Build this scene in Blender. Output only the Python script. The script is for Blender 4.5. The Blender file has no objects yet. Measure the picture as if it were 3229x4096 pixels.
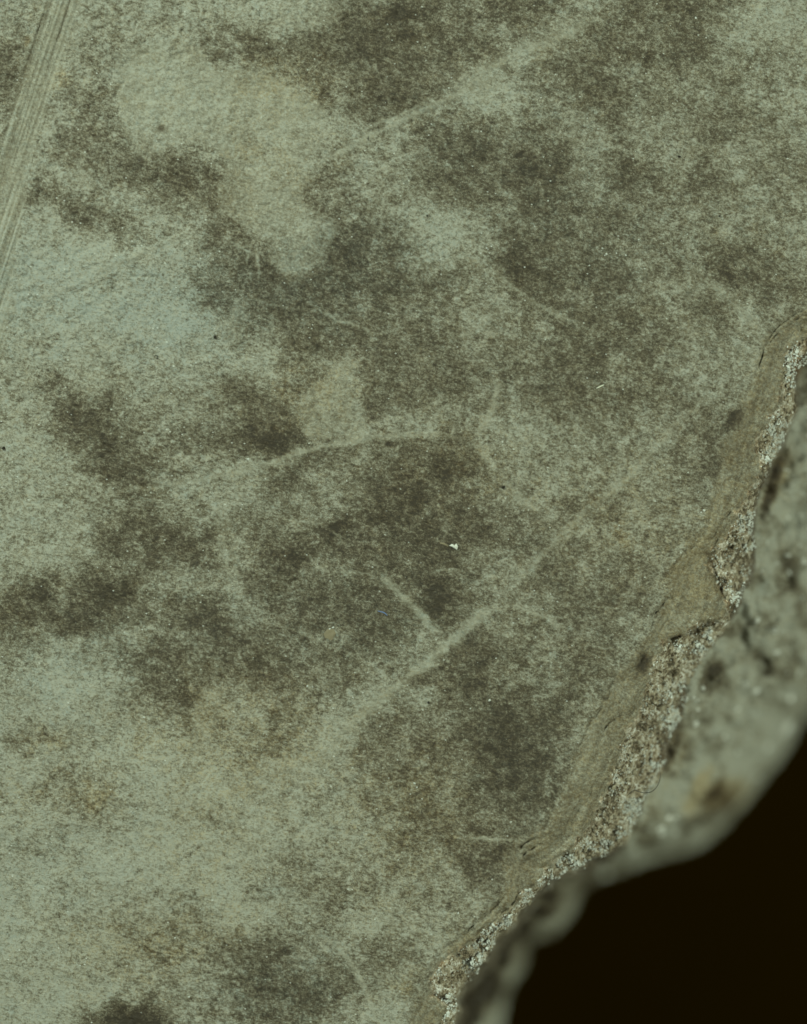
import bpy, math, random
import numpy as np
random.seed(4); rng = np.random.default_rng(11)
sc = bpy.context.scene
C = sc.collection

# ------------------------------------------------------------------ camera
PX = 1e-4                       # metres on the stone for one pixel of an 807 x 1024 frame
CAMH = 0.284
def mm(v): return v / 1000.0
cam_d = bpy.data.cameras.new('camera'); cam = bpy.data.objects.new('camera', cam_d); C.objects.link(cam)
cam.location = (0, 0, CAMH)
cam_d.sensor_fit = 'VERTICAL'; cam_d.sensor_height = 36; cam_d.lens = 36 * CAMH / (1024 * PX)
cam_d.clip_start = 0.01; cam_d.clip_end = 10
cam_d.dof.use_dof = True; cam_d.dof.focus_distance = CAMH + 0.0008
cam_d.dof.aperture_fstop = 4.3
sc.camera = cam
sc.render.resolution_x = 807; sc.render.resolution_y = 1024

# ------------------------------------------------------------------ world and lamps
w = bpy.data.worlds.new('World'); sc.world = w; w.use_nodes = True
bg = w.node_tree.nodes['Background']; bg.inputs[0].default_value = (0.80, 0.95, 0.70, 1); bg.inputs[1].default_value = 0.13
def area(name, loc, target, size, power, col):
    d = bpy.data.lights.new(name, 'AREA'); d.shape = 'DISK'; d.size = size; d.energy = power; d.color = col
    o = bpy.data.objects.new(name, d); C.objects.link(o); o.location = loc
    v = np.array(target) - np.array(loc)
    from mathutils import Vector
    o.rotation_euler = Vector(v).to_track_quat('-Z', 'Y').to_euler()
    return o
area('key_lamp', (-0.30, 0.28, 0.27), (0, -0.01, 0), 0.05, 2.5, (0.83, 1.0, 0.82))
area('fill_lamp', (0.34, -0.10, 0.26), (0.03, -0.02, -0.01), 0.12, 1.2, (0.86, 1.0, 0.78))
sc.view_settings.view_transform = 'Standard'; sc.view_settings.look = 'None'
sc.view_settings.exposure = 0; sc.view_settings.gamma = 1

# ------------------------------------------------------------------ noise and distance helpers
TAB = rng.random((256, 256))
def vn(x, y, seed=0):
    x = x + seed * 17.31; y = y + seed * 9.77
    xi = np.floor(x).astype(np.int64); yi = np.floor(y).astype(np.int64)
    fx = x - xi; fy = y - yi
    fx = fx * fx * fx * (fx * (fx * 6 - 15) + 10); fy = fy * fy * fy * (fy * (fy * 6 - 15) + 10)
    a = TAB[xi & 255, yi & 255]; b = TAB[(xi + 1) & 255, yi & 255]
    c = TAB[xi & 255, (yi + 1) & 255]; d = TAB[(xi + 1) & 255, (yi + 1) & 255]
    return (a * (1 - fx) + b * fx) * (1 - fy) + (c * (1 - fx) + d * fx) * fy
def fbm(x, y, octv=4, seed=0, gain=.5):
    s = 0; amp = 1; tot = 0
    for k in range(octv):
        s = s + amp * vn(x, y, seed + k * 3); tot += amp; amp *= gain
        x, y = (x * .8 - y * .6) * 2.03, (x * .6 + y * .8) * 2.03
    return s / tot - .5
def sst(a, b, v):
    t = np.clip((v - a) / (b - a), 0, 1); return t * t * (3 - 2 * t)
def catmull(P, n=5):
    P = [np.array(p, float) for p in P]; P = [2 * P[0] - P[1]] + P + [2 * P[-1] - P[-2]]; out = []
    for i in range(1, len(P) - 2):
        for k in range(n):
            t = k / n; a, b, c, d = P[i - 1:i + 3]
            out.append(.5 * ((2 * b) + (c - a) * t + (2 * a - 5 * b + 4 * c - d) * t * t + (3 * b - a - 3 * c + d) * t ** 3))
    out.append(P[-2]); return np.array(out)
def pdist(x, y, pts):
    """distance to a polyline and position along it (0..1)"""
    best = np.full(x.shape, 1e9); par = np.zeros(x.shape); n = len(pts) - 1
    for i in range(n):
        ax, ay = pts[i]; bx, by = pts[i + 1]; dx, dy = bx - ax, by - ay
        t = np.clip(((x - ax) * dx + (y - ay) * dy) / max(dx * dx + dy * dy, 1e-9), 0, 1)
        d = np.hypot(x - ax - t * dx, y - ay - t * dy); m = d < best
        best = np.where(m, d, best); par = np.where(m, (i + t) / n, par)
    return best, par
def inside(x, y, poly):
    r = np.zeros(x.shape, bool); n = len(poly); j = n - 1
    for i in range(n):
        xi, yi = poly[i]; xj, yj = poly[j]
        if yi != yj:
            r ^= ((yi > y) != (yj > y)) & (x < (xj - xi) * (y - yi) / (yj - yi) + xi)
        j = i
    return r
VS = 807 / 1708.0; SS = 807 / 3229.0
def S(*p): return [(a * SS, b * SS) for a, b in p]

# ------------------------------------------------------------------ the lines of the break (photo pixels)
Rl = S((4300,350),(3800,800),(3400,1130),(3229,1228),(3127,1290),(3063,1359),(3043,1410),(3015,1513),(2975,1600),(2925,1707),(2890,1800),(2850,1960),(2805,2130),(2747,2183),
       (2696,2260),(2676,2331),(2644,2421),(2580,2550),(2515,2627),(2470,2679),(2406,2821),(2354,2911),(2290,3052),(2225,3200),(2159,3310),(2060,3370),(2022,3430),(2017,3520),(2000,3606),
       (1888,3716),(1772,3800),(1734,3877),(1700,3960),(1640,4096),(1560,4400),(1400,5200))
Gl = S((4300,450),(3800,900),(3400,1230),(3229,1333),(3146,1397),(3133,1475),(3121,1578),(3088,1655),(3050,1707),(3030,1784),(3043,1861),(3018,1925),(2966,2028),(2945,2087),(2900,2165),
       (2837,2210),(2829,2248),(2870,2351),(2915,2415),(2882,2467),(2812,2486),(2734,2528),(2657,2570),(2618,2628),(2593,2679),(2585,2743),(2556,2821),(2560,2865),(2500,2930),(2472,3005),
       (2455,3085),(2415,3185),(2345,3305),(2290,3381),(2213,3445),(2142,3523),(2068,3606),(1998,3690),(1933,3722),(1837,3800),(1772,3845),(1714,3954),(1790,4030),(1770,4096),(1650,4400),(1500,5200))
El = S((4300,560),(3800,1030),(3400,1330),(3229,1440),(3191,1475),(3172,1539),(3190,1603),(3172,1668),(3140,1732),(3114,1797),(3082,1860),(3060,1930),(3025,1990),(3011,2067),(3020,2196),(3005,2306),
       (2966,2383),(2927,2467),(2870,2540),(2824,2615),(2773,2692),(2741,2789),(2728,2872),(2683,2937),(2665,3027),(2638,3111),(2593,3175),(2541,3284),(2490,3368),(2412,3420),(2277,3484),
       (2193,3530),(2142,3587),(2094,3639),(2017,3722),(1965,3793),(1933,3858),(1895,3903),(1824,3980),(1830,4038),(1817,4096),(1740,4400),(1600,5200))
Sl = S((5200,700),(4600,1500),(3900,2100),(3450,2620),(3229,2879),(3185,2950),(3121,3062),(3031,3169),(2940,3278),(2837,3375),(2773,3412),(2644,3452),(2515,3491),(2406,3536),(2341,3581),
       (2309,3639),(2258,3716),(2213,3755),(2145,3775),(2122,3800),(2107,3870),(2056,3954),(2035,4025),(2023,4096),(1980,4400),(1900,5200))
FAR = [(-3000, 3000), (-3000, -3000), (3000, -3000)]
def sdist(x, y, line, jit=0, sc_=8, seed=1):
    """signed distance, positive beyond the line (towards the lower right)"""
    if jit:
        x = x + fbm(x / sc_, y / sc_, 3, seed) * jit * 2; y = y + fbm(x / sc_, y / sc_, 3, seed + 5) * jit * 2
    c = catmull(line, 3); d, par = pdist(x, y, c)
    return np.where(inside(x, y, [tuple(p) for p in c] + FAR), -d, d), par

# ------------------------------------------------------------------ stains, patches and scratches of the worn face (view pixels, 1708 wide)
DARK = [ # cx, cy, rx, ry, angle, strength
(830,70,150,70,0,.62),(850,20,170,40,0,.5),(1090,20,110,30,0,.5),(1010,110,70,40,20,.35),(620,110,150,50,-10,.35),(480,100,70,50,20,.45),(700,150,90,50,0,.35),(810,165,90,50,60,.55),(770,220,80,50,80,.45),
(860,130,60,60,0,.45),(820,240,30,50,20,.4),(690,200,25,20,0,.45),(880,200,60,30,-20,.4),(1460,90,60,45,-20,.55),(1440,8,110,28,0,.5),(1240,165,55,30,10,.5),(1340,120,90,40,0,.35),(1270,210,90,30,10,.3),(1550,250,80,60,0,.3),
(1400,60,90,40,0,.3),(1240,80,60,60,0,.25),(1500,170,70,40,20,.3),
(990,330,110,65,10,.6),(960,400,70,40,20,.5),(1150,330,70,60,0,.55),(1140,420,90,60,40,.5),(1105,560,65,42,20,.7),(1100,490,50,50,0,.3),(1330,350,40,55,10,.5),(1350,430,70,60,0,.3),(1480,370,50,45,0,.4),(1480,270,50,30,0,.25),
(1300,640,120,50,20,.45),(1180,670,90,32,30,.5),(1240,590,90,40,0,.3),(1310,540,120,60,10,.25),(1600,590,90,45,20,.5),(1545,560,50,35,0,.45),(1500,660,80,35,10,.25),(1620,480,60,60,0,.2),(1630,680,40,40,0,.1),
(320,350,120,42,18,.48),(400,400,90,40,10,.45),(140,430,100,30,12,.5),(190,230,75,70,0,.38),(170,300,90,40,10,.35),(20,170,34,90,10,.6),(15,120,26,40,0,.4),(20,370,14,40,20,.4),(450,330,80,60,0,.25),(230,120,50,40,0,.25),
(250,480,90,30,20,.2),(495,520,70,52,30,.62),(430,600,55,45,30,.6),(560,590,60,48,20,.62),(470,640,50,36,45,.4),(600,660,80,62,20,.5),(680,690,70,48,20,.45),(745,575,90,75,10,.6),(810,520,70,60,20,.45),(730,500,50,70,0,.35),
(655,590,40,40,0,.5),(660,410,30,30,0,.5),(700,420,50,50,0,.25),(700,340,40,50,0,.25),(640,740,70,45,30,.45),(820,740,70,34,10,.42),(770,700,70,40,10,.3),(870,640,90,70,0,.25),(900,710,80,40,10,.25),(950,620,80,40,0,.3),
(640,815,30,20,0,.5),(810,800,60,60,0,.3),(960,780,110,60,0,.22),(790,860,30,25,0,.45),(900,830,80,50,0,.22),
(180,880,75,60,0,.42),(215,940,75,55,10,.55),(240,1005,80,30,0,.5),(110,800,60,40,30,.25),(140,830,90,30,20,.2),(530,860,80,45,10,.42),(560,930,75,36,5,.62),(450,925,80,26,0,.42),(600,890,45,45,0,.35),(50,900,80,20,20,.1),
(690,965,60,25,-8,.5),(610,1020,45,35,10,.45),(720,915,25,18,0,.45),(905,960,60,45,20,.5),(975,980,50,55,20,.62),(880,1040,110,60,0,.5),(840,1060,90,60,0,.4),(930,1110,90,60,10,.4),(730,1120,85,42,-5,.55),(700,1160,100,40,0,.35),
(885,1210,85,85,50,.55),(930,1265,55,45,20,.65),(960,1200,30,40,0,.45),(840,1130,80,50,10,.4),(590,1180,80,38,-20,.5),(640,1230,80,60,0,.35),(560,1150,50,50,0,.2),(720,1300,110,70,0,.38),(800,1350,70,55,0,.4),(760,1250,50,40,0,.3),
(1000,1100,60,60,0,.3),(1090,1130,60,60,0,.25),
(330,1140,110,50,10,.42),(400,1180,60,50,0,.3),(290,1200,60,40,0,.3),(230,1255,75,38,-10,.62),(200,1290,90,30,0,.5),(110,1285,70,55,10,.55),(30,1310,45,38,0,.55),(130,1340,60,20,0,.4),(440,1310,42,36,0,.55),(380,1290,50,35,0,.35),
(340,1420,70,60,30,.42),(370,1480,55,45,20,.4),(300,1380,70,30,0,.3),(25,1420,50,60,0,.42),(540,1390,90,50,0,.35),(590,1450,80,40,20,.3),(480,1340,70,40,0,.3),(60,1560,60,30,0,.25),(330,1500,50,20,0,.3),
(980,1360,60,28,-15,.5),(880,1440,26,14,-30,.6),(850,1420,24,16,-20,.5),(930,1415,34,12,-30,.5),(1020,1400,70,40,-10,.4),(1040,1490,70,50,10,.5),(1000,1440,50,30,0,.3),(1085,1560,70,60,30,.5),(1000,1560,60,50,0,.35),
(1080,1640,80,75,30,.52),(1140,1620,50,60,20,.4),(1130,1710,60,60,50,.5),(1010,1830,58,60,10,.6),(1060,1780,50,30,0,.3),(960,1700,90,60,0,.25),(1180,1530,50,70,30,.35),(1230,1430,60,60,30,.3),
(850,1640,90,90,0,.25),(810,1560,60,30,-20,.25),(890,1780,90,50,0,.25),(700,1870,90,45,0,.28),(620,1820,40,50,0,.2),(560,1600,80,60,0,.18),(500,1700,60,60,0,.1),
(560,2060,90,65,10,.6),(640,2100,80,50,10,.5),(540,2140,90,40,0,.4),(740,2085,45,36,0,.4),(770,2060,60,80,60,.25),(800,2010,60,40,0,.2),(280,2150,55,26,0,.95),(285,2168,75,22,0,.9),(315,2120,22,22,0,.4),(230,2155,90,16,0,.4),(370,2110,60,40,0,.25),
(170,1680,80,40,10,.32),(230,1720,60,50,0,.3),(270,1640,60,30,20,.2),(110,1790,80,34,0,.3),(380,1900,70,30,20,.18),(150,1950,80,60,20,.12),(300,1980,120,50,0,.14),(470,1730,30,16,0,.3),(400,1960,80,40,0,.15),
(1490,930,60,60,20,.4),(1515,990,50,40,0,.4),(1558,885,14,28,25,.75),(1430,985,40,60,0,.2),(1150,850,70,40,0,.3),(1260,850,70,40,0,.3),(1330,740,90,50,0,.25),(1090,800,70,40,0,.25),(1190,760,80,50,0,.25),(1300,900,80,50,0,.2),
(1350,1220,70,70,0,.28),(1180,1230,55,42,20,.34),(1250,1280,60,60,0,.25),(1230,1060,60,40,0,.18),(1400,1060,50,40,0,.18),(1150,1330,60,40,0,.3),(1270,1370,50,60,30,.2),(1180,1160,50,30,0,.2),(1380,840,60,40,0,.2),
(1360,1400,13,17,15,1.0),(1340,270,12,0.1,0,.1),(338,272,8,8,0,.8),(1520,1185,16,24,-20,.8),
(60,1240,70,30,0,.2),(700,1420,70,50,0,.2),(1010,1260,50,30,0,.3),(1220,480,80,60,0,.2),(1650,330,70,50,0,.15),(1620,150,60,60,0,.12),(1150,120,40,40,0,.25)]
PALE = [ # lifted, paler ground
(110,620,140,80,-20,.35),(330,630,110,90,0,.45),(390,690,70,50,20,.4),(200,700,170,70,0,.25),(90,520,110,60,0,.2),(1010,190,55,36,-15,.6),(930,500,90,45,10,.45),(900,560,60,40,0,.25),(330,240,70,90,0,.3),(640,20,90,40,-10,.4),
(1580,680,60,50,30,.3),(1430,330,60,60,0,.15),(1200,40,70,50,-20,.3),(1100,120,80,25,-20,.3),(1640,30,80,60,0,.2),(1600,330,90,60,0,.15),(1090,210,60,40,0,.2),(800,300,70,40,-20,.3),(870,330,50,30,0,.3),
(1100,900,40,120,-30,.2),(1180,1010,90,50,20,.2),(1390,900,60,50,0,.25),(1360,1020,60,40,0,.2),(880,1360,70,30,-30,.35),(840,1460,90,45,-30,.3),(700,1570,120,60,-30,.25),(80,1400,130,60,0,.3),(120,1450,110,50,0,.25),
(330,1650,80,90,0,.3),(60,1800,90,200,0,.25),(120,2060,150,90,-20,.25),(350,1830,170,60,0,.25),(60,2000,90,150,0,.2),(680,1740,50,60,0,.3),(450,1880,60,60,0,.2),(700,1820,40,30,0,.2),(820,1920,70,80,0,.2),(400,1090,50,110,0,.25),
(500,1050,60,30,0,.3),(660,1100,50,30,0,.2),(50,1080,100,110,0,.2),(70,960,70,60,0,.2),(330,880,110,60,0,.2),(610,740,60,40,0,.2),(580,800,40,60,0,.3),(860,900,60,20,0,.2),(1050,920,40,30,0,.3),(1100,1440,60,12,0,.3),(1150,1370,60,40,0,.1)]
POLY = [ # smooth pale flakes of skin: polygon, strength, edge softness
([(250,95),(420,90),(450,150),(560,150),(690,225),(690,290),(665,340),(665,380),(640,400),(650,440),(715,470),(718,500),(690,520),(680,555),(660,570),(640,600),(610,608),(595,585),(570,540),(560,500),(520,480),(470,450),(455,420),(480,340),(440,300),(395,290),(330,330),(310,345),(290,330),(260,280),(245,180)],.8),
([(495,638),(522,632),(530,655),(520,690),(515,722),(480,720),(482,680)],.7),
([(735,742),(752,760),(748,810),(765,860),(795,930),(770,945),(740,930),(700,925),(650,925),(622,870),(650,830),(690,800)],.75),
([(560,-20),(740,-20),(715,40),(650,75),(590,60),(560,30)],.6),
([(425,1450),(475,1450),(470,1520),(430,1600),(420,1700),(380,1720),(385,1640),(400,1540)],.55),
([(985,150),(1040,165),(1030,215),(985,225),(955,195),(960,165)],.5),
([(420,1650),(640,1590),(720,1500),(800,1510),(760,1560),(700,1620),(640,1700),(560,1760),(470,1740),(420,1700)],.4)]
LINES = [ # pale scraped streaks: points, half width, pale strength, height mm
([(-20,450),(40,300),(95,130),(150,-20)],34,.85,.03),([(-20,560),(10,480),(40,380)],14,.7,.02),
([(-10,684),(120,620),(230,566),(400,498)],5,.7,.10),([(670,350),(760,300),(850,255),(960,203),(1080,150)],8,.7,.06),([(760,285),(800,262),(900,220)],4,.6,.04),
([(960,200),(1060,130),(1180,80),(1260,40)],16,.45,.03),
([(230,1044),(400,1018),(520,995),(610,966),(700,940),(790,926),(900,920),(1000,925)],6.5,.66,.05),([(800,1210),(850,1262),(900,1310),(925,1345)],10,.75,.06),
([(690,1580),(780,1500),(850,1445),(930,1380),(1000,1318),(1060,1272)],12,.8,.06),([(1050,1275),(1130,1195),(1190,1130),(1260,1065),(1330,1010),(1400,930),(1450,880),(1530,820)],8,.52,.05),
([(1060,1275),(1110,1290),(1160,1310),(1200,1340)],6,.5,.03),([(1000,925),(1040,985),(1100,1050),(1150,1085)],13,.36,.02),([(1060,800),(1035,880),(1005,930)],9,.62,.04),
([(985,540),(1060,590),(1150,650),(1230,690),(1270,720)],7,.4,.03),([(1060,650),(1020,690),(960,720)],7,.4,.03),([(1480,580),(1560,650),(1610,700)],12,.4,.03),
([(660,650),(720,680),(770,692),(790,710)],5,.6,.05),([(520,620),(560,640),(660,660)],4,.3,.03),([(440,1280),(500,1284),(545,1290),(570,1300)],2.2,.6,.05),([(985,1772),(1050,1776),(1105,1778)],4,.7,.06),
([(650,1960),(710,2000),(750,2050),(780,2110),(800,2170)],7,.6,.05),([(620,1640),(700,1575)],12,.3,.02),([(530,1300),(700,1365)],4,.3,.02),([(560,1240),(700,1190)],4,.25,.02),([(480,1100),(500,1200),(490,1260)],8,.3,.02),
([(450,1060),(465,1130),(475,1200)],9,.35,.02),([(540,510),(545,560),(548,600)],3,.5,.05),([(470,500),(540,540)],3,.5,.05),([(505,525),(530,520),(520,560)],3,.6,.06),
([(1050,350),(1060,400),(1100,420)],6,.35,.02),([(900,210),(860,250),(800,300)],5,.3,.02),([(700,1210),(780,1215),(810,1240)],5,.4,.02),([(900,1215),(950,1205),(985,1210)],3,.4,.03),
([(790,120),(800,160),(830,230)],4,.3,.02),([(1210,230),(1215,300),(1220,380)],7,.3,.02),([(1150,390),(1145,440)],5,.3,.02),([(800,1870),(830,1930),(825,1990)],8,.35,.02),([(1340,1100),(1360,1110),(1410,1120)],4,.4,.03),
([(255,100),(262,200),(255,280)],8,.3,.02),([(1330,1020),(1345,1060),(1370,1090),(1330,1010)],3,.3,.03),([(560,1700),(640,1640),(720,1560),(790,1495)],9,.45,.03),([(455,1010),(470,1100),(480,1190),(490,1260)],7,.5,.03),([(350,1720),(420,1700),(520,1665),(640,1640)],7,.35,.03),([(590,1100),(680,1110),(740,1160)],4,.3,.02)]
GROOVE = [ # cut lines: points, half width, depth mm, darkness
([(-20,500),(20,370),(60,250),(110,110),(160,-20)],1.7,.07,.55),([(-20,420),(40,250),(90,90),(125,-20)],1.5,.06,.5),([(0,530),(40,440),(80,300),(120,180)],1.7,.06,.55),([(10,230),(50,110),(85,-10)],1.3,.05,.45),([(115,140),(160,70),(200,0)],1.4,.06,.45),([(20,300),(70,110),(105,-20)],1.3,.05,.45),
([(0,465),(30,350),(55,290),(75,210)],1.5,.06,.45),
([(785,296),(850,268),(925,228),(965,205)],1.8,.1,.5),([(160,620),(200,600)],4,.02,.35),([(0,692),(200,602),(350,535),(410,505)],3,.03,.3),([(40,668),(200,590),(300,548)],1.4,.04,.3),
([(255,430),(260,480),(300,515)],3,.08,.5),([(325,610),(345,555),(360,540)],.9,.05,.6),([(225,710),(270,660),(325,610)],.8,.04,.4),([(-5,1615),(60,1640),(130,1672),(190,1705),(240,1750)],1.0,.06,.7),([(245,280),(330,290)],2,.02,.2),
([(310,1095),(312,1180)],2,.05,.35),([(820,640),(780,610)],1,.02,.2),([(0,570),(10,560)],1,.02,.1),([(10,540),(100,610),(240,740)],.8,.02,.15),
([(1310,985),(1325,1002),(1330,1012)],1.6,.08,.6),([(1345,1040),(1375,990),(1410,940),(1440,900)],2.5,.05,.3),([(1320,1070),(1345,1010),(1400,935)],2,.03,.25),([(1080,1262),(1140,1292),(1200,1310)],2,.06,.4),([(905,1362),(960,1310),(1050,1258)],2,.05,.4),([(820,1452),(870,1405),(910,1370)],2,.04,.4),
([(800,1235),(835,1275),(900,1315)],2,.05,.4),([(390,1820),(430,1785)],2.5,.08,.5),([(370,1830),(415,1800)],2,.05,.4),([(300,1885),(390,1810)],1.5,.03,.3),([(30,2045),(80,2010),(100,1995)],4,.04,.35),([(720,1960),(790,2020),(850,2060),(900,2080)],1.2,.05,.4),([(640,1975),(720,2020)],1,.03,.3),
([(750,2040),(778,2090),(795,2140),(800,2170)],1.5,.06,.45),([(180,1720),(220,1690)],1,.03,.3),([(1105,322),(1115,318)],4,.15,1.0),([(1098,330),(1108,324)],2.5,.05,.4),([(1210,840),(1280,805),(1330,790)],1.5,.03,.25),([(1455,870),(1480,850),(1520,820)],2,.04,.25),
([(822,938),(830,936)],3,.1,.9),([(520,965),(530,972)],4,.1,.7),
# along the rim; shade in the crevices is painted in with the darkness value
([(1720,652),(1685,663),(1650,690),(1625,720),(1612,760),(1605,780)],2.58,0.280,0.39),([(1720,664),(1690,672),(1660,695),(1640,712),(1622,735)],2.19,0.240,0.36),([(1720,690),(1702,681),(1695,680)],5.46,0.480,0.64),([(1720,705),(1700,703),(1690,695)],3.49,0.320,0.43),
([(1600,830),(1585,900),(1560,980),(1545,1030)],2.19,0.096,0.25),([(1618,760),(1600,860),(1590,950),(1565,1010),(1550,1050)],1.99,0.096,0.22),([(1560,1070),(1530,1100),(1505,1140),(1480,1145),(1455,1170)],2.39,0.200,0.32),([(1530,1115),(1515,1150),(1505,1168)],2.19,0.200,0.36),
([(1460,1170),(1430,1230),(1410,1270)],1.79,0.120,0.25),([(1428,1262),(1405,1278),(1385,1300),(1375,1330),(1340,1370),(1315,1400)],2.39,0.200,0.36),([(1385,1300),(1400,1275),(1420,1265)],1.99,0.160,0.36),([(1400,1290),(1370,1345),(1330,1390)],1.79,0.120,0.29),
([(1300,1430),(1270,1500),(1240,1550),(1220,1590)],2.19,0.120,0.29),([(1320,1510),(1290,1530),(1275,1545)],3.38,0.240,0.49),([(1345,1500),(1325,1520)],4.98,0.240,0.43),([(1500,1185),(1515,1215),(1528,1255),(1532,1270)],2.58,0.320,0.49),([(1536,1320),(1500,1320),(1470,1330),(1440,1345),(1405,1355)],3.38,0.440,0.68),
([(1480,1330),(1455,1342)],4.98,0.320,0.49),([(1250,1540),(1215,1600),(1180,1670)],1.79,0.080,0.22),([(1140,1770),(1110,1785),(1098,1800)],3.58,0.400,0.64),([(1150,1785),(1120,1800),(1105,1815)],3.38,0.360,0.57),([(1090,1790),(1075,1830),(1068,1880)],1.99,0.096,0.25),
([(1070,1895),(1040,1925),(1005,1955),(985,1975)],3.18,0.320,0.49),([(1085,1905),(1040,1945),(1000,1985)],2.98,0.320,0.43),([(1105,1895),(1060,1935),(1015,1980)],3.38,0.360,0.61),([(1130,1870),(1100,1890),(1060,1950),(1020,1995)],2.19,0.240,0.36),([(1060,1950),(1000,2000),(950,2030)],1.99,0.160,0.32),
([(905,2098),(925,2108),(945,2118),(960,2140)],4.98,0.560,0.71),([(950,2020),(900,2060),(880,2075)],1.99,0.120,0.25),([(1165,1700),(1130,1760)],1.59,0.080,0.22),([(1575,900),(1570,870)],1.99,0.040,0.22),([(1680,560),(1708,560)],1.99,0.040,0.07)]
WARM = [(500,1560,200,140,0,.5),(330,2000,220,80,0,.45),(900,1700,170,120,0,.4),(560,400,120,180,0,.25),(130,180,30,14,0,.7),(50,85,10,9,0,1.0),(110,1680,130,60,0,.35),(1300,1080,160,120,0,.3),(1440,1190,100,100,0,.28),(640,830,120,90,0,.4),
(1320,1130,14,20,0,.7),(610,170,120,50,0,.45),(860,2085,26,30,0,.75),(850,1880,180,200,0,.2),(100,1560,60,30,0,.5),(420,1450,60,50,0,.2),(200,1690,30,30,0,.6),(450,1790,150,90,0,.3),(960,990,150,90,0,.3),(700,560,200,120,0,-.4),(390,650,200,120,0,-.5),(60,620,120,110,0,-.4),
(1250,500,200,120,0,-.2),(660,1320,300,100,0,-.2),(1090,1640,120,140,0,-.2),(150,1400,200,80,0,-.25),(60,1850,150,200,0,-.1),(1050,340,200,120,0,-.2),(600,2080,150,80,0,-.4),(20,1300,60,40,0,.3),(1690,770,20,50,20,.7),(1400,1600,20,40,0,.4)]

def blobs(x, y, L, warp=15):
    wx = x + fbm(x / 26, y / 26, 4, 31, .6) * warp * 2.2; wy = y + fbm(x / 26, y / 26, 4, 47, .6) * warp * 2.2
    out = np.zeros(x.shape)
    for cx, cy, rx, ry, an, s in L:
        cx, cy, rx, ry = cx * VS, cy * VS, rx * VS, ry * VS; R = max(rx, ry) * 2.2 + 12
        m = (np.abs(x - cx) < R) & (np.abs(y - cy) < R)
        if not m.any(): continue
        a = math.radians(an); dx = wx[m] - cx; dy = wy[m] - cy
        u = (dx * math.cos(a) + dy * math.sin(a)) / max(rx, 1); v = (-dx * math.sin(a) + dy * math.cos(a)) / max(ry, 1)
        q = np.exp(-((u * u + v * v) ** 1.35) * .8) * s
        out[m] = out[m] + q * np.clip(1 - np.abs(out[m]) * 1.1, 0, 1) if s >= 0 else out[m] + q
    return out
def strokes(x, y, L, edge=1.0, jit=1.5):
    wx = x + fbm(x / 7, y / 7, 3, 61) * jit * 2; wy = y + fbm(x / 7, y / 7, 3, 71) * jit * 2
    col = np.zeros(x.shape); hgt = np.zeros(x.shape)
    for pts, hw, s, h in L:
        P = catmull([(a * VS, b * VS) for a, b in pts], 5); hw = max(hw * VS, .55)
        lo = P.min(0) - hw * 3 - 4; hi = P.max(0) + hw * 3 + 4
        m = (x > lo[0]) & (x < hi[0]) & (y > lo[1]) & (y < hi[1])
        if not m.any(): continue
        d, par = pdist(wx[m], wy[m], P)
        k = np.exp(-(d / hw) ** 2) * np.clip(np.minimum(par, 1 - par) * 8 + .15, 0, 1) * (.6 + .8 * (vn(par * 11, par * 0 + hw, 5))) * (.9 + .9 * fbm(x[m] / 5, y[m] / 5, 3, 1201))
        col[m] = np.maximum(col[m], k * s); hgt[m] += k * h
    return col, hgt

# ------------------------------------------------------------------ material
def nodes(m):
    m.use_nodes = True; nt = m.node_tree
    for n in list(nt.nodes): nt.nodes.remove(n)
    return nt
class NB:
    def __init__(s, m): s.nt = nodes(m)
    def n(s, t, **kw):
        o = s.nt.nodes.new(t)
        for k, v in kw.items(): setattr(o, k, v)
        return o
    def l(s, a, b): s.nt.links.new(a, b)
    def setin(s, sock, v):
        if hasattr(v, 'is_output'): s.l(v, sock)
        else: sock.default_value = v
    def math(s, op, a, b=0.0, c=0.0, clamp=False):
        o = s.n('ShaderNodeMath', operation=op, use_clamp=clamp)
        s.setin(o.inputs[0], a); s.setin(o.inputs[1], b); s.setin(o.inputs[2], c); return o.outputs[0]
    def noise(s, vec, scale, detail=3, rough=.55, dist=0):
        o = s.n('ShaderNodeTexNoise'); s.l(vec, o.inputs['Vector']); o.inputs['Scale'].default_value = scale
        o.inputs['Detail'].default_value = detail; o.inputs['Roughness'].default_value = rough; o.inputs['Distortion'].default_value = dist
        return o.outputs['Fac']
    def vor(s, vec, scale, feat='F1'):
        o = s.n('ShaderNodeTexVoronoi', feature=feat); s.l(vec, o.inputs['Vector']); o.inputs['Scale'].default_value = scale; return o
    def attr(s, name):
        o = s.n('ShaderNodeAttribute', attribute_name=name); return o.outputs['Fac']
    def mix(s, f, a, b, blend='MIX'):
        o = s.n('ShaderNodeMix', data_type='RGBA', blend_type=blend); s.setin(o.inputs[0], f)
        s.setin(o.inputs[6], a); s.setin(o.inputs[7], b); return o.outputs[2]
    def maprange(s, v, a, b, c=0, d=1, smooth=True):
        o = s.n('ShaderNodeMapRange', interpolation_type='SMOOTHSTEP' if smooth else 'LINEAR'); s.setin(o.inputs[0], v)
        for i, q in enumerate((a, b, c, d)): o.inputs[i + 1].default_value = q
        return o.outputs[0]
    def mapping(s, vec, scale, rot=(0, 0, 0)):
        o = s.n('ShaderNodeMapping'); s.l(vec, o.inputs[0]); o.inputs['Scale'].default_value = scale; o.inputs['Rotation'].default_value = rot; return o.outputs[0]

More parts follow.
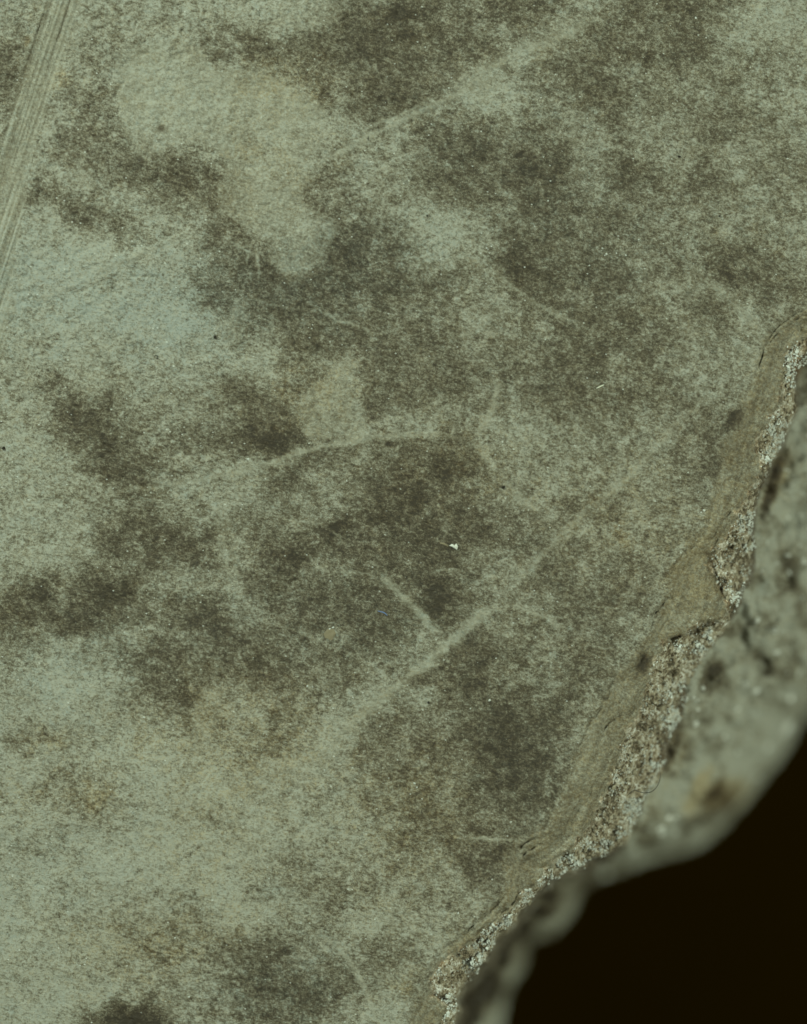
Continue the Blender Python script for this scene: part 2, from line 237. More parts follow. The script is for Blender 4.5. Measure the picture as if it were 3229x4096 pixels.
def stone_material():
    m = bpy.data.materials.new('worn_stone'); b = NB(m)
    tc = b.n('ShaderNodeTexCoord').outputs['Object']
    P = b.mapping(tc, (1e4, 1e4, 1e4))                       # units of photo pixels
    A = b.mapping(b.mapping(P, (1, 1, 1), (0, 0, math.radians(14))), (.72, 1, 1))   # grain drawn out sideways
    st = b.attr('stain_shade'); pl = b.attr('flake'); wm = b.attr('warm'); gr = b.attr('grain')
    nA = b.noise(P, 1 / 30, 4, .6); nB = b.noise(A, 1 / 6.0, 5, .7, .2); nC = b.noise(A, 1 / 2.3, 3, .65, .3); nD = b.noise(P, 1 / 1.1, 2, .6)
    k = b.math('MULTIPLY_ADD', pl, -.62, 1.0)
    t = b.math('MULTIPLY_ADD', b.math('SUBTRACT', nB, .5), 1.45, 0)
    t = b.math('ADD', t, b.math('MULTIPLY', b.math('SUBTRACT', nC, .5), 2.1))
    t = b.math('ADD', t, b.math('MULTIPLY', b.math('SUBTRACT', nD, .5), 1.5))
    t = b.math('ADD', t, b.math('MULTIPLY', b.math('SUBTRACT', nA, .5), .5))
    t = b.math('DIVIDE', b.math('MULTIPLY_ADD', t, k, st), 1.35)
    ramp = b.n('ShaderNodeValToRGB'); b.l(t, ramp.inputs[0]); e = ramp.color_ramp.elements
    e[0].position = 0.0; e[0].color = (.375, .365, .305, 1); e[1].position = 1.0; e[1].color = (.040, .030, .018, 1)
    for p, c in ((.18, (.295, .278, .218, 1)), (.36, (.205, .186, .136, 1)), (.56, (.125, .104, .068, 1)), (.75, (.076, .059, .036, 1))):
        q = e.new(p); q.color = c
    col = ramp.outputs[0]
    # tint: warm tan or cool grey
    nW = b.noise(P, 1 / 16, 4, .65); 
    wv = b.math('ADD', wm, b.math('MULTIPLY', b.math('SUBTRACT', nW, .5), 1.6))
    wv = b.math('ADD', wv, b.math('MULTIPLY', b.math('SUBTRACT', b.noise(P, 1 / 2.6, 3, .6), .5), 2.6))
    col = b.mix(b.maprange(wv, .0, 1.2), col, (1.0, .86, .66, 1), 'MULTIPLY')
    cold = b.mix(1.0, col, (.84, .92, 1.0, 1), 'MULTIPLY')
    col = b.mix(b.maprange(wv, 0.05, -.9), col, cold)
    # pin-head mineral specks
    v = b.vor(A, 1 / 3.0); near = b.math('LESS_THAN', v.outputs['Distance'], .22)
    sep = b.n('ShaderNodeSeparateColor'); b.l(v.outputs['Color'], sep.inputs[0])
    rare = b.math('MULTIPLY', near, b.math('GREATER_THAN', sep.outputs[0], .972))
    rare = b.math('MULTIPLY', rare, k)
    col = b.mix(b.math('MULTIPLY', rare, .6), col, (.74, .76, .72, 1))
    rare2 = b.math('MULTIPLY', near, b.math('GREATER_THAN', sep.outputs[1], .955))
    col = b.mix(b.math('MULTIPLY', rare2, .55), col, (.07, .05, .035, 1))
    # broken, granular stone
    g1 = b.vor(P, 1 / 3.3); g2 = b.vor(P, 1 / 1.7)
    s1 = b.n('ShaderNodeSeparateColor'); b.l(g1.outputs['Color'], s1.inputs[0]); s2 = b.n('ShaderNodeSeparateColor'); b.l(g2.outputs['Color'], s2.inputs[0])
    gv = b.math('ADD', b.math('MULTIPLY', s1.outputs[0], .55), b.math('MULTIPLY', s2.outputs[1], .45))
    gv = b.math('ADD', gv, b.math('MULTIPLY', b.math('SUBTRACT', b.noise(P, 1 / 13, 4, .65), .5), 2.1))
    gv = b.math('SUBTRACT', gv, .08)
    gramp = b.n('ShaderNodeValToRGB'); b.l(gv, gramp.inputs[0]); e = gramp.color_ramp.elements
    e[0].position = .05; e[0].color = (.09, .072, .045, 1); e[1].position = .93; e[1].color = (.74, .72, .66, 1)
    for p, c in ((.25, (.24, .185, .12, 1)), (.5, (.37, .315, .225, 1)), (.72, (.52, .48, .40, 1))):
        q = e.new(p); q.color = c
    gcol = b.mix(b.math('MULTIPLY', st, .8, clamp=True), gramp.outputs[0], (.05, .038, .025, 1))
    gcol = b.mix(b.maprange(wm, 0, 1.2), gcol, (1.0, .66, .34, 1), 'MULTIPLY')
    col = b.mix(gr, col, gcol)
    # relief
    h = b.math('ADD', b.math('MULTIPLY', nB, 1.1), b.math('MULTIPLY', nC, 1.1))
    h = b.math('ADD', h, b.math('MULTIPLY', nD, .8))
    h = b.math('MULTIPLY', h, k)
    gh = b.math('MULTIPLY', b.math('SUBTRACT', 1.0, g1.outputs['Distance']), 1.3)
    gh = b.math('ADD', gh, b.math('MULTIPLY', b.math('SUBTRACT', 1.0, g2.outputs['Distance']), .6))
    h = b.math('ADD', b.math('MULTIPLY', h, b.math('SUBTRACT', 1.0, gr)), b.math('MULTIPLY', gh, gr))
    bump = b.n('ShaderNodeBump'); b.l(h, bump.inputs['Height']); bump.inputs['Strength'].default_value = 1.0; bump.inputs['Distance'].default_value = 9e-5
    bs = b.n('ShaderNodeBsdfPrincipled'); b.l(col, bs.inputs['Base Color']); bs.inputs['Roughness'].default_value = .62
    bs.inputs['Specular IOR Level'].default_value = .35; b.l(bump.outputs[0], bs.inputs['Normal'])
    out = b.n('ShaderNodeOutputMaterial'); b.l(bs.outputs[0], out.inputs[0])
    return m
def simple(name, col, rough=.6, spec=.3, var=.0, scale=2e3):
    m = bpy.data.materials.new(name); b = NB(m); bs = b.n('ShaderNodeBsdfPrincipled')
    tc = b.n('ShaderNodeTexCoord').outputs['Object']; n = b.noise(tc, scale, 3)
    c = b.mix(b.math('MULTIPLY', n, var), (*col, 1), tuple(x * .35 for x in col) + (1,)); b.l(c, bs.inputs['Base Color'])
    bs.inputs['Roughness'].default_value = rough; bs.inputs['Specular IOR Level'].default_value = spec
    out = b.n('ShaderNodeOutputMaterial'); b.l(bs.outputs[0], out.inputs[0]); return m
STONE = stone_material()
TABLE = -0.034

# ------------------------------------------------------------------ mesh from a height field
def world(u, v, z):
    k = (CAMH - z) / CAMH
    return (u - 403.5) * PX * k, (512 - v) * PX * k, z
def make(name, u, v, z, keep, attrs, parent):
    """u, v, z: 2-d arrays; keep: mask of cells"""
    ny, nx = u.shape; X, Y, Z = world(u, v, z)
    idx = np.arange(ny * nx).reshape(ny, nx)
    q = np.stack([idx[:-1, :-1], idx[1:, :-1], idx[1:, 1:], idx[:-1, 1:]], -1)[keep]
    used, inv = np.unique(q, return_inverse=True); inv = inv.reshape(-1, 4)
    co = np.stack([X.ravel()[used], Y.ravel()[used], Z.ravel()[used] - TABLE], -1)
    me = bpy.data.meshes.new(name); me.vertices.add(len(co)); me.vertices.foreach_set('co', co.astype(np.float32).ravel())
    me.loops.add(inv.size); me.loops.foreach_set('vertex_index', inv.astype(np.int32).ravel())
    me.polygons.add(len(inv)); me.polygons.foreach_set('loop_start', (np.arange(len(inv)) * 4).astype(np.int32))
    me.polygons.foreach_set('loop_total', np.full(len(inv), 4, np.int32)); me.polygons.foreach_set('use_smooth', np.ones(len(inv), bool))
    for k, a in attrs.items():
        at = me.attributes.new(k, 'FLOAT', 'POINT'); at.data.foreach_set('value', a.ravel()[used].astype(np.float32))
    me.update(calc_edges=True); me.materials.append(STONE)
    o = bpy.data.objects.new(name, me); C.objects.link(o); o.parent = parent
    return o
def axis(lo, hi, step, margin, ratio=1.12):
    core = list(np.arange(lo, hi + step, step)); s = step; a = core[0]; left = []
    while a > lo - margin: s = min(s * ratio, 14); a -= s; left.append(a)
    s = step; a = core[-1]; right = []
    while a < hi + margin: s = min(s * ratio, 14); a += s; right.append(a)
    return np.array(left[::-1] + core + right)
stone = bpy.data.objects.new('stone_fragment', None); C.objects.link(stone); stone.location = (0, 0, TABLE)
stone['label'] = 'large flat stone fragment with grey green stained face, scraped streaks and a crumbly broken edge'
stone['category'] = 'stone fragment'

ax = axis(-6, 813, 1.2, 330); ay = axis(-6, 1030, 1.2, 330)
U, V = np.meshgrid(ax, ay)
dR, pR = sdist(U, V, Rl, 2.0, 14, 3); dG, pG = sdist(U, V, Gl, 3.2, 9, 9); dE, pE = sdist(U, V, El, 3.4, 9, 15)
dG = np.maximum(dG, dE + 1.5)
along = (U * .48 - V * .87)
# heights in mm
z = fbm(U / 160, V / 160, 3, 2) * 1.1 + fbm(U / 34, V / 34, 4, 12) * .34 + fbm(U / 9, V / 9, 4, 22, .6) * .15
rough = .5 + .9 * sst(1100, 150, U * 1.0 + V * 1.1) + .25 * sst(.0, .2, fbm(U / 70, V / 70, 3, 801))
z = z + rough * (fbm((U * .9 - V * .4) / 5.2, (U * .4 + V * .9) / 3.4, 3, 811, .6) * .12 - sst(.80, .95, vn(U / 4.6, V / 4.2, 821)) * .10)
z += -.9 * sst(150, -450, U) * 0
rz = sst(-12, 22, dR) * np.clip(dR + 6, 0, 400)
z = z - .022 * rz
terr = fbm(dR / 5.5 + fbm(U / 30, V / 30, 2, 5) * 2, along / 70, 3, 77)
band = sst(-5, 6, dR + fbm(U / 9, V / 9, 3, 401) * 9) * (1 - sst(-1, 4, dG))
terr2 = fbm(dR / 2.6 + fbm(U / 40, V / 40, 2, 1305) * 3, along / 120, 2, 1307)
lip = np.exp(-((dR + fbm(along / 18, dR * 0, 3, 1501) * 5 - 1) / 1.3) ** 2) * sst(-.1, .2, fbm(along / 30, dR * 0, 2, 1511)) * sst(200, 320, V)
z = z - lip * .16
z = z + band * (terr * .5 + terr2 * .22)
gz = sst(-.5, 2.2, dG)
z = z - gz * (.22 + .5 * np.clip(fbm(along / 40, dG * 0, 2, 8) + .2, 0, 1)) - .045 * np.clip(dG, 0, 400)
z = z + gz * (fbm(U / 12, V / 12, 3, 88) * 1.05 + fbm(U / 3.6, V / 3.6, 3, 99, .65) * .62)
cr = sst(-5, 2, dE)
z = z - cr * .7 - np.clip(dE, 0, 400) * 1.25
# colour fields
BROAD = [(120,560,220,240,0,.07),(100,1000,160,200,0,.08),(250,1850,320,300,0,.07),(190,900,110,90,20,.2),(270,990,120,50,0,.18),(480,900,170,70,0,.16),(330,1150,140,90,0,.18),(150,1290,180,60,0,.14),(420,1290,110,50,0,.15),(350,1440,110,90,0,.15),(600,1330,160,70,0,.12),(1080,1600,120,160,10,.14),(400,400,130,60,20,.14),(130,440,120,40,10,.12),(20,200,40,150,0,.2),(680,1130,430,230,0,.16),(1220,520,400,360,0,.10),(250,1270,300,170,0,.13),(900,1650,300,260,0,.12),(450,930,300,120,0,.08),(650,620,280,200,0,.10),(900,80,400,120,0,.08),(1250,850,260,160,0,.1),(1150,1350,240,240,0,.12),(620,1430,260,120,0,.12)]
BPALE = [(220,1900,300,300,0,.13),(150,620,230,150,0,.2),(420,250,240,140,0,.12),(80,1000,120,180,0,.12),(350,1760,300,160,0,.12),(100,1480,200,80,0,.12),(560,760,80,60,0,.1)]
st = .33 + blobs(U, V, DARK) * .86 + blobs(U, V, BROAD) - blobs(U, V, PALE) * .55 - blobs(U, V, BPALE)
st = .30 + (st - .30) * (1 + fbm(U / 11, V / 11, 4, 301, .65) * 1.3 * sst(.3, .6, st))
st = st + sst(60, 760, U - V * .12) * .15 - .03  # darker to the right: browner stone plus light falloff painted into the colour
st = st + fbm(U / 24, V / 24, 4, 501, .62) * .5 + fbm(U / 11, V / 11, 3, 1401, .6) * .28 + fbm(U / 5.5 + V / 20, V / 4.2, 3, 521, .6) * .34
def web(x, y, s, seed):
    x = x + fbm(x / s, y / s, 3, seed + 3) * s * .9; y = y + fbm(x / s, y / s, 3, seed + 7) * s * .9
    return sst(.91, 1.0, 1 - np.abs(2 * vn(x / s, y / s, seed) - 1))
fil = np.maximum(web(U * .8 + V * .5, V * 1.1 - U * .3, 26, 601), web(V * .9 - U * .5, U * .9 + V * .4, 15, 641) * .7) * sst(-.1, .12, fbm(U / 60, V / 60, 2, 661))
st = st - fil * .24
patch = sst(.04, .16, fbm(U / 7.5, V / 6, 3, 681, .55)) * sst(-.08, .14, fbm(U / 45, V / 45, 3, 691))
st = st + patch * .22 - .02
st = st - sst(.10, .22, fbm(U / 6.5, V / 5, 3, 1181, .6)) * .16
flake = np.zeros(U.shape)
jx = U + fbm(U / 12, V / 12, 4, 131, .6) * 9; jy = V + fbm(U / 12, V / 12, 4, 151, .6) * 9
for poly, s in POLY:
    P = [(a * VS, b * VS) for a, b in poly]; d, _ = pdist(jx, jy, P + [P[0]]); d = np.where(inside(jx, jy, P), -d, d)
    flake = np.maximum(flake, sst(3, -3, d + fbm(U / 6, V / 6, 4, 711, .6) * 8) * s * (.72 + .9 * fbm(U / 40, V / 40, 3, 721)))
st = np.where(st < .26, .26 + (st - .26) * .6, st)
st = np.where(st > .60, .60 + (st - .60) * .75, st)
lc, lh = strokes(U, V, [(p, w_ * .85, min(q * 1.55, 1.15), h_ * 1.2) for p, w_, q, h_ in LINES], jit=2.0)
lc = np.clip(lc, 0, .9); flake = np.maximum(flake, lc); st = st * (1 - flake) + (.25 + fbm((U * .97 + V * .2) / 5, (V * .97 - U * .2) / 42, 3, 731) * .3) * flake
z += lh * .8 + flake * .04
sd, sp = pdist(U, V, catmull([(a * VS, b_ * VS) for a, b_ in [(-30,760),(-8,600),(10,470),(36,330),(80,165),(136,0),(185,-140)]], 6))
sside = (U - (69 - V * .33)) * .95
smask = sst(19, 13, sd + fbm(U / 9, V / 20, 3, 911) * 6)
swave = fbm(sside / 1.9, V / 130, 2, 921) + .6 * fbm(sside / 4.5, V / 160, 2, 931)
zs = fbm(U / 160, V / 160, 3, 2) * 1.1 + fbm(U / 34, V / 34, 4, 12) * .2
z = z * (1 - smask * .85) + zs * smask * .85
z = z + smask * swave * .26; st = st * (1 - smask * .7) + smask * (.27 - swave * .8); flake = np.maximum(flake, smask * .75); 
gc, gh = strokes(U, V, [(p, hw, s, dd) for p, hw, dd, s in GROOVE], jit=.9)
z -= gh * (.85 + .9 * fbm(U / 7, V / 7, 3, 411))
st = st * (1 - band * .85) + band * .85 * (.50 + terr * .55)
flake = np.maximum(flake, band * .6)
extra = blobs(U, V, [(280,2158,46,24,0,.8),(320,2120,14,26,0,.4),(240,2168,60,10,0,.5),(338,272,8,8,0,.6),(1105,322,8,3.5,-25,1.0),(1095,329,7,2.5,-30,.6),(455,713,4,4,0,.6),(825,937,6,4,0,.8),(880,1440,26,10,-30,.3),(1030,1400,20,9,-20,.25),(700,1120,40,14,-20,.25),(930,1262,26,26,0,.3),(860,1280,14,10,0,.3),(1100,560,34,24,0,.25),(590,935,34,20,0,.25),(235,1250,40,16,-20,.3),(600,590,30,14,30,.25),(850,30,50,18,0,.25),(940,1010,30,24,0,.2),(1360,1405,13,18,15,.8),(1520,1190,18,30,-20,.8),(1558,885,14,26,25,.5)], 3)
st = st + extra
st = np.maximum(st + lip * .22, gc * 1.05) ; flake = flake * (1 - np.clip(gc * .5, 0, .5))
warm = blobs(U, V, WARM) + band * .48
grain = sst(-1.5, 2.5, dG + fbm(U / 6, V / 6, 4, 171, .6) * 14 * sst(-40, -5, -np.abs(dG)))
stg = np.clip(fbm(U / 22, V / 22, 3, 181) * 1.4 - .1, 0, 1)
stain_shade = st * (1 - grain) + grain * np.maximum(stg, gc)
stain_shade = np.maximum(stain_shade, grain * sst(-4, 2, dE + fbm(along / 22, dE * 0, 2, 33) * 22) * .85)
# far rims outside the picture fall to the table
edge = np.minimum.reduce([U + 330, V + 330, 1140 - U, 1350 - V])
z = z - 30 * sst(30, 0, edge)
zm = np.maximum(mm(z), TABLE)
cc = lambda a: (a[:-1, :-1] + a[1:, 1:]) / 2
cE, cG, cR = cc(dE), cc(dG), cc(dR)
live = cE < 9.5
att = dict(stain_shade=stain_shade, flake=flake, warm=warm, grain=grain)
f1 = make('worn_face', U, V, zm, live & (cR < 0), att, stone)
f2 = make('smoothed_rim', U, V, zm, live & (cR >= 0) & (cG < 0), att, stone)
f3 = make('broken_edge', U, V, zm, live & (cG >= 0), att, stone)
f2['label'] = 'smooth tan band with fine ridges along the edge of the face'
f3['label'] = 'rough granular broken strip with white grains'

# lower body, out of focus
bx = np.arange(330, 1230, 2.5); by = np.arange(-60, 1400, 2.5)
U2, V2 = np.meshgrid(bx, by)
e2, _ = sdist(U2, V2, El); s2, _ = sdist(U2, V2, Sl, 2.2, 27, 4)
s2 = -s2 - 10                                                    # distance inside the outline
frac = np.clip(e2 / (e2 + np.maximum(s2, 0) + 1), 0, 1)
z2 = -5.5 - 12.0 * frac - 5 * sst(880, 930, V2) * sst(.75, .3, frac) + fbm(U2 / 60, V2 / 60, 3, 6) * 5.0 + fbm(U2 / 18, V2 / 18, 3, 16) * 1.8
rr = np.clip(1 - np.clip(s2, 0, 34) / 34, 0, 1)
z2 = z2 + (fbm(U2 / 24, V2 / 24, 3, 46) * 3.5) * sst(600, 520, U2)
z2 = z2 + fbm(U2 / 8, V2 / 8, 3, 56) * 1.2
z2 = z2 - 9 * (1 - np.sqrt(np.clip(1 - rr * rr, 0, 1)))
z2 = z2 + 2.0 * sst(0, -10, e2) * 0
z2 = np.where(s2 < 0, z2 + s2 * 7, z2)
z2 = np.minimum(z2, -5.0)
edge2 = np.minimum.reduce([1140 - U2, 1350 - V2]); z2 = z2 - 30 * sst(30, 0, edge2)
zm2 = np.maximum(mm(z2), TABLE)
LOWD = [(1640,1010,14,40,20,1.0),(1625,1060,14,30,15,.9),(1420,1590,12,40,25,.9),(1430,1560,20,20,0,.6),(1520,1690,45,32,-20,.75),(1480,1740,40,20,-30,.4),(1500,1430,18,22,0,.5),(1660,1180,40,30,0,.4),(1690,1300,30,60,0,.3),(1560,1330,30,20,0,.5),(1600,1400,50,30,0,.3),  # dark flank patches, among them painted shadows in crevices and at the tip
 (1250,1850,50,12,-15,.3),(1160,1900,20,10,0,.35),(1090,1960,26,30,0,.9),(1130,1930,20,16,0,.7),(1230,1880,40,14,-20,.5),(1170,1985,40,16,-30,.5),(1060,2010,24,30,0,.8),(1030,2090,30,50,10,1.0),(990,2150,20,30,0,1.0),(1150,1940,14,10,0,.5),(1310,1790,16,12,0,.5),(1350,1750,20,20,0,.4),(1440,1640,30,14,0,.3),(1630,1480,40,30,0,.3),(1450,1600,14,30,20,.5)]
LOWP = [(1660,1540,26,24,0,.9),(1620,1575,22,20,0,.6),(1580,1440,20,20,0,.6),(1430,1470,14,16,0,.6),(1610,1740,60,50,0,.1),(1450,1690,60,40,-30,.45),(1480,1650,50,30,0,.4),(1340,1800,14,30,0,.6),(1180,1960,26,18,0,.5),(1100,2110,25,50,20,.4),(1540,1600,50,40,0,.3),(1690,1000,30,90,0,.2),(1600,1320,30,30,0,.3),(1690,1640,30,30,0,.3)]
st2 = .12 + sst(840, 920, V2) * sst(.65, .2, frac) * .6 + blobs(U2, V2, LOWD, 4) * 1.5 - blobs(U2, V2, LOWP, 4) * .5 + fbm(U2 / 24, V2 / 24, 4, 26, .6) * 2.3 + fbm(U2 / 9, V2 / 9, 3, 36) * .5  # shade under the broken edge near the bottom is painted in as darkening
warm2 = blobs(U2, V2, [(1530,1680,60,30,-20,1.2),(1478,1675,16,44,25,2.2),(1640,1010,30,60,20,.8),(1420,1580,40,60,20,.5),(1350,1700,60,60,0,.3)], 4)
keep2 = (cc(e2) > -30) & (cc(s2) > -7)
f4 = make('lower_side', U2, V2, zm2, keep2, dict(stain_shade=st2, flake=np.zeros(U2.shape), warm=warm2, grain=np.zeros(U2.shape)), stone)
f4['label'] = 'pale mottled lower flank of the stone falling away below the broken edge'

# ------------------------------------------------------------------ loose mineral grains in the break
def sample(grid, axx, ayy, u, v):
    i = np.clip(np.searchsorted(ayy, v), 1, len(ayy) - 1); j = np.clip(np.searchsorted(axx, u), 1, len(axx) - 1)
    return grid[i, j]
ICO = None
def ico():
    t = (1 + 5 ** .5) / 2
    V_ = np.array([(-1,t,0),(1,t,0),(-1,-t,0),(1,-t,0),(0,-1,t),(0,1,t),(0,-1,-t),(0,1,-t),(t,0,-1),(t,0,1),(-t,0,-1),(-t,0,1)], float); V_ /= np.linalg.norm(V_[0])
    F_ = [(0,11,5),(0,5,1),(0,1,7),(0,7,10),(0,10,11),(1,5,9),(5,11,4),(11,10,2),(10,7,6),(7,1,8),(3,9,4),(3,4,2),(3,2,6),(3,6,8),(3,8,9),(4,9,5),(2,4,11),(6,2,10),(8,6,7),(9,8,1)]
    return V_, F_
IV, IF = ico()
def grains(name, pts, mat, parent, loc0):
    vs = []; fs = []
    for (x, y, zz, r) in pts:
        k = len(vs); q = IV * r * rng.uniform(.55, 1.2, (12, 1)) * np.array([1, rng.uniform(.6, 1), rng.uniform(.5, .9)])
        a = rng.uniform(0, 6.28); q = np.stack([q[:, 0] * math.cos(a) - q[:, 1] * math.sin(a), q[:, 0] * math.sin(a) + q[:, 1] * math.cos(a), q[:, 2]], -1)
        q = q + np.array([x, y, zz]) - loc0
        vs += [tuple(p) for p in q]; fs += [tuple(i + k for i in f) for f in IF]
    me = bpy.data.meshes.new(name); me.from_pydata(vs, [], fs); me.materials.append(mat)
    o = bpy.data.objects.new(name, me); C.objects.link(o); o.parent = parent; return o
WHITE = simple('pale_mineral', (.72, .73, .68), .45, .5, .5, 4e3); BROWN = simple('brown_mineral', (.20, .14, .08), .6, .3, .5, 4e3)
def scatter(n, cond, rlo, rhi, seed, grid=None):
    r_ = np.random.default_rng(seed); out = []
    ii, jj = np.nonzero(cond); sel = r_.choice(len(ii), n)
    for s in sel:
        i, j = ii[s], jj[s]; u = U[i, j] + r_.uniform(-.6, .6); v = V[i, j] + r_.uniform(-.6, .6); rad = r_.uniform(rlo, rhi) ** 1.0 * PX * (1 if r_.random() < .9 else 1.6)
        x, y, q = world(u, v, zm[i, j]); out.append((x, y, q + rad * .15, rad))
    return out
frame = (U > -40) & (U < 850) & (V > -40) & (V < 1070)
clump = fbm(U / 13, V / 13, 4, 191, .6) > .05
inG = frame & (grain > .7) & (dE < .5)
base = np.array([0, 0, TABLE])
g = grains('stone_chunk', scatter(90, inG, 1.8, 3.6, 21), simple('tan_mineral', (.36, .31, .22), .6, .3, .6, 3e3), f3, base); g['kind'] = 'stuff'
g = grains('pale_grain', scatter(1500, inG & clump & (dE > -16), .5, 1.9, 1) + scatter(1500, inG & clump, .45, 1.3, 7) + scatter(350, inG, .4, 1.5, 2), WHITE, f3, base); g['kind'] = 'stuff'
g = grains('brown_grain', scatter(700, inG, .5, 1.4, 3), BROWN, f3, base); g['kind'] = 'stuff'
low = []
for k in range(1500):
    i = rng.integers(0, U2.shape[0]); j = rng.integers(0, U2.shape[1])
    if e2[i, j] > 3 and s2[i, j] > 12 and V2[i, j] < 900 and U2[i, j] < 850 and V2[i, j] < 1060:
        x, y, q = world(U2[i, j], V2[i, j], zm2[i, j]); low.append((x, y, q, rng.uniform(.7, 2.0) ** 1.5 * PX))
for k in range(1100):
    i = rng.integers(0, U2.shape[0]); j = rng.integers(0, U2.shape[1])
    if e2[i, j] > 6 and s2[i, j] > 14 and V2[i, j] < 850 and U2[i, j] < 850 and V2[i, j] < 1060 and fbm(U2[i:i+1, j] / 40, V2[i:i+1, j] / 40, 2, 951)[0] > -.05:
        x, y, q = world(U2[i, j], V2[i, j], zm2[i, j]); low.append((x, y, q, rng.uniform(1.8, 5.2) * PX))
for a, b_, r in ((1657,1540,11),(1500,1350,5),(1560,1240,4),(1640,1380,5),(1600,1460,5),(1470,1530,5),(1530,1560,5),(1345,1800,6),(1400,1760,5),(1690,1420,5),(1620,1150,4),(1280,1850,5),(1620,1578,6),(1578,1445,5),(1430,1470,5),(1700,1190,5),(1560,1500,4),(1600,1640,4)):
    u, v = a * VS, b_ * VS; q = sample(zm2, bx, by, u, v); x, y, q = world(u, v, q); low.append((x, y, q, r * PX))
WHITE2 = simple('white_mineral', (.86, .86, .80), .35, .5, .3, 4e3)
g = grains('pale_grain', low, WHITE2, f4, base); g['kind'] = 'stuff'
# white specks sitting in the skin of the face
fs = [(1473,38,3.2),(1030,525,2.6),(1040,522,2.2),(1033,528,2.2),(1283,538,3.4),(1305,536,2.4),(1325,540,2.6),(300,520,2),(15,692,2.6),(525,972,3.2),(305,1518,3.4),(705,1328,4),(698,1332,3.2),(1036,1482,4),(877,1658,4),(882,1666,3),(1198,1838,1),(970,1932,3.4),(1180,1832,2.4),
      (1390,8,2),(1160,425,2.2),(900,100,2),(545,1700,2.4),(687,1630,2.4),(1640,470,2.2),(650,1452,3),(662,1454,2.6),(385,305,2),(205,155,2.4),(380,820,2),(700,2110,2.2),(370,1985,3),(400,2110,2.4),(1440,1010,2.4),(1490,1080,3.6),(1484,1084,2.6),(560,1990,2.4),(430,1165,2),(1560,1470,2)]
r_ = np.random.default_rng(8); fp = []
for a, b_, r in fs:
    u, v = a * VS, b_ * VS; q = sample(zm, ax, ay, u, v); x, y, q = world(u, v, q); fp.append((x, y, q, r * VS * PX * .95))
ii, jj = np.nonzero((frame & (dR < 0))); sel = r_.choice(len(ii), 260)
for s in sel:
    i, j = ii[s], jj[s]; x, y, q = world(U[i, j], V[i, j], zm[i, j]); fp.append((x, y, q, r_.uniform(.25, .6) * PX))
g = grains('pale_speck', fp, WHITE, f1, base); g['kind'] = 'stuff'

# ------------------------------------------------------------------ loose things lying on the stone
def zat(a, b_):
    u, v = a * VS, b_ * VS; return world(u, v, sample(zm, ax, ay, u, v))
def tube(name, pts, r, mat, taper=True, lift=0.6):
    P = catmull([np.array(world(a * VS, b_ * VS, q[0])) if q else np.array(zat(a, b_)) + np.array([0, 0, r * lift]) for a, b_, *q in pts], 6)
    vs = []; fs = []; n = len(P); m_ = 6; loc = P[0].copy()
    for i, p in enumerate(P):
        t = P[min(i + 1, n - 1)] - P[max(i - 1, 0)]; t /= np.linalg.norm(t); s = np.cross(t, [0, 0, 1]); s /= np.linalg.norm(s); up = np.cross(s, t)
        k = r * (1 - .75 * abs(2 * i / (n - 1) - 1) ** 3 if taper else 1)
        for j in range(m_):
            a = 6.2832 * j / m_; vs.append(tuple(p - loc + k * (math.cos(a) * s + math.sin(a) * up)))
    for i in range(n - 1):
        for j in range(m_):
            a = i * m_ + j; b2 = i * m_ + (j + 1) % m_; fs.append((a, b2, b2 + m_, a + m_))
    fs.append(tuple(range(m_))[::-1]); fs.append(tuple((n - 1) * m_ + j for j in range(m_)))
    me = bpy.data.meshes.new(name); me.from_pydata(vs, [], fs); me.materials.append(mat)
    for p in me.polygons: p.use_smooth = True
    o = bpy.data.objects.new(name, me); C.objects.link(o); o.location = loc; return o
def lab(o, label, cat, group=None):
    o['label'] = label; o['category'] = cat
    if group: o['group'] = group
FW = simple('white_fibre', (.80, .80, .66), .5, .4); FB = simple('blue_fibre', (.16, .26, .52), .5, .3); HR = simple('dark_hair', (.02, .016, .01), .4, .4)
lab(tube('fibre', [(1262,822),(1270,818),(1279,814)], .55 * PX, FW), 'short straight white fibre on the stained face left of the smooth rim', 'fibre')
lab(tube('fibre', [(799,1293),(808,1295),(815,1298),(820,1303)], .5 * PX, FB), 'tiny curved blue fibre on the dark middle of the face', 'fibre')
lab(tube('hair', [(1396,1622,-.0008),(1397,1645,-.0002),(1392,1662,.0001),(1380,1675,.0001),(1365,1678,0),(1350,1675,-.0003),(1343,1672,-.0005),(1334,1678,-.0005),(1327,1685,-.0006)], .34 * PX, HR), 'thin dark curled hair looping over the granular broken edge', 'hair')
lab(tube('fibre', [(326,756),(329,752),(334,754),(333,758),(330,759)], .36 * PX, HR), 'tiny dark hooked fibre on the pale ground at left', 'fibre')
lab(tube('fibre', [(543,1797),(545,1802),(546,1806)], .34 * PX, HR), 'tiny dark straight fibre near the bottom of the face', 'fibre')
lab(tube('fibre', [(780,288),(779,294),(781,299)], .34 * PX, HR), 'tiny dark upright fibre by the double scratch near the top', 'fibre')
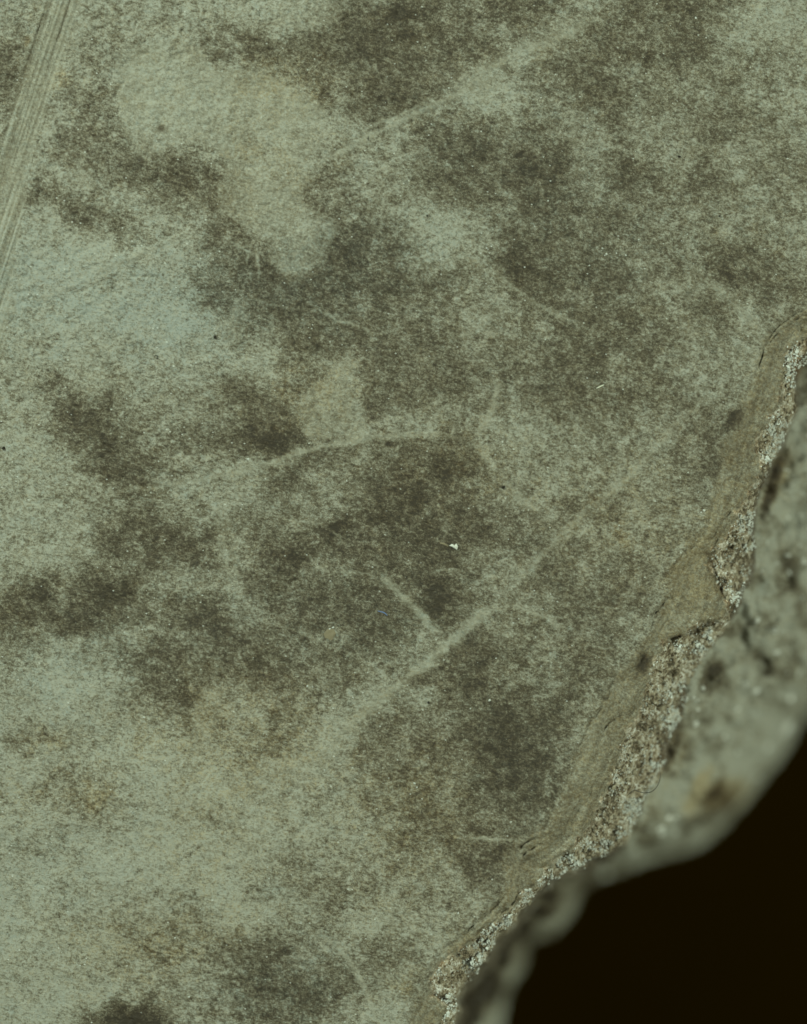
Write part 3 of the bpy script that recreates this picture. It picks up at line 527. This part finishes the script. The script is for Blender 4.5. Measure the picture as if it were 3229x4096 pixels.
def chip(name, outline, cx, cy, h, mat, label, cat):
    vs = []; n = len(outline); L = np.array(zat(cx, cy))
    for zz, k in ((-.1, 1), (h * .7, .9), (h, .55)):
        for a, b_ in outline: vs.append((((a - cx) * k) * VS * PX, -((b_ - cy) * k) * VS * PX, zz * PX * (1 + .3 * math.sin(a))))
    fs = [tuple(range(n)), tuple(range(2 * n, 3 * n))[::-1]]
    for l_ in (0, 1):
        for i in range(n): fs.append((l_ * n + i, l_ * n + n + i, l_ * n + n + (i + 1) % n, l_ * n + (i + 1) % n))
    me = bpy.data.meshes.new(name); me.from_pydata(vs, [], fs); me.materials.append(mat)
    o = bpy.data.objects.new(name, me); C.objects.link(o); o.location = L; lab(o, label, cat); return o
CH = simple('white_chip', (.80, .80, .72), .4, .4, .3); TA = simple('tan_chip', (.27, .225, .145), .6, .3, .5); GD = simple('dark_grit', (.03, .024, .016), .6, .3)
chip('mineral_chip', [(950,1155),(957,1151),(962,1154),(966,1150),(970,1157),(967,1164),(960,1160)], 961, 1156, 2.2, CH, 'small white angular chip on the dark brown middle of the face', 'chip')
chip('mineral_chip', [(930,1147),(940,1149),(951,1154),(949,1158),(938,1153),(931,1151)], 941, 1152, 1.2, TA, 'thin tan sliver touching the white angular chip', 'chip')
chip('mineral_chip', [(684,1342),(694,1330),(708,1330),(712,1341),(703,1356),(690,1356)], 698, 1343, 1.0, TA, 'flat tan chip left of the blue fibre and below it', 'chip')
for cx, cy, r, lb in ((1066,1031,4.4,'black grit speck beside the pale scraped streak right of centre'),(1438,331,3.2,'black grit speck in the upper right of the face'),(1523,457,2.4,'small black grit speck towards the right edge, above the rim'),
                      (907,1487,3.2,'small brown black grit speck below the long pale diagonal scratch'),(1364,1292,.1,''),(904,457,2.6,'small black grit speck right of the large pale flake'),(455,713,3.4,'dark grit speck on the palest ground left of centre'),(8,948,5.0,'dark round grit speck at the left edge of the face')):
    if not lb: continue
    ol = [(cx + r * random.uniform(.55, 1.2) * math.cos(a), cy + r * random.uniform(.55, 1.2) * math.sin(a)) for a in np.linspace(0, 5.6, 8)]
    chip('grit', ol, cx, cy, r * .35, GD, lb, 'grit')

# ------------------------------------------------------------------ dark board beneath
me = bpy.data.meshes.new('board'); q = 1.2
me.from_pydata([(-q, -q, TABLE - .0001), (q, -q, TABLE - .0001), (q, q, TABLE - .0001), (-q, q, TABLE - .0001)], [], [(0, 1, 2, 3)])
me.materials.append(simple('black_board', (.014, .0075, .0004), .9, 0.0, .3, 60))
o = bpy.data.objects.new('tabletop', me); C.objects.link(o); o['kind'] = 'structure'
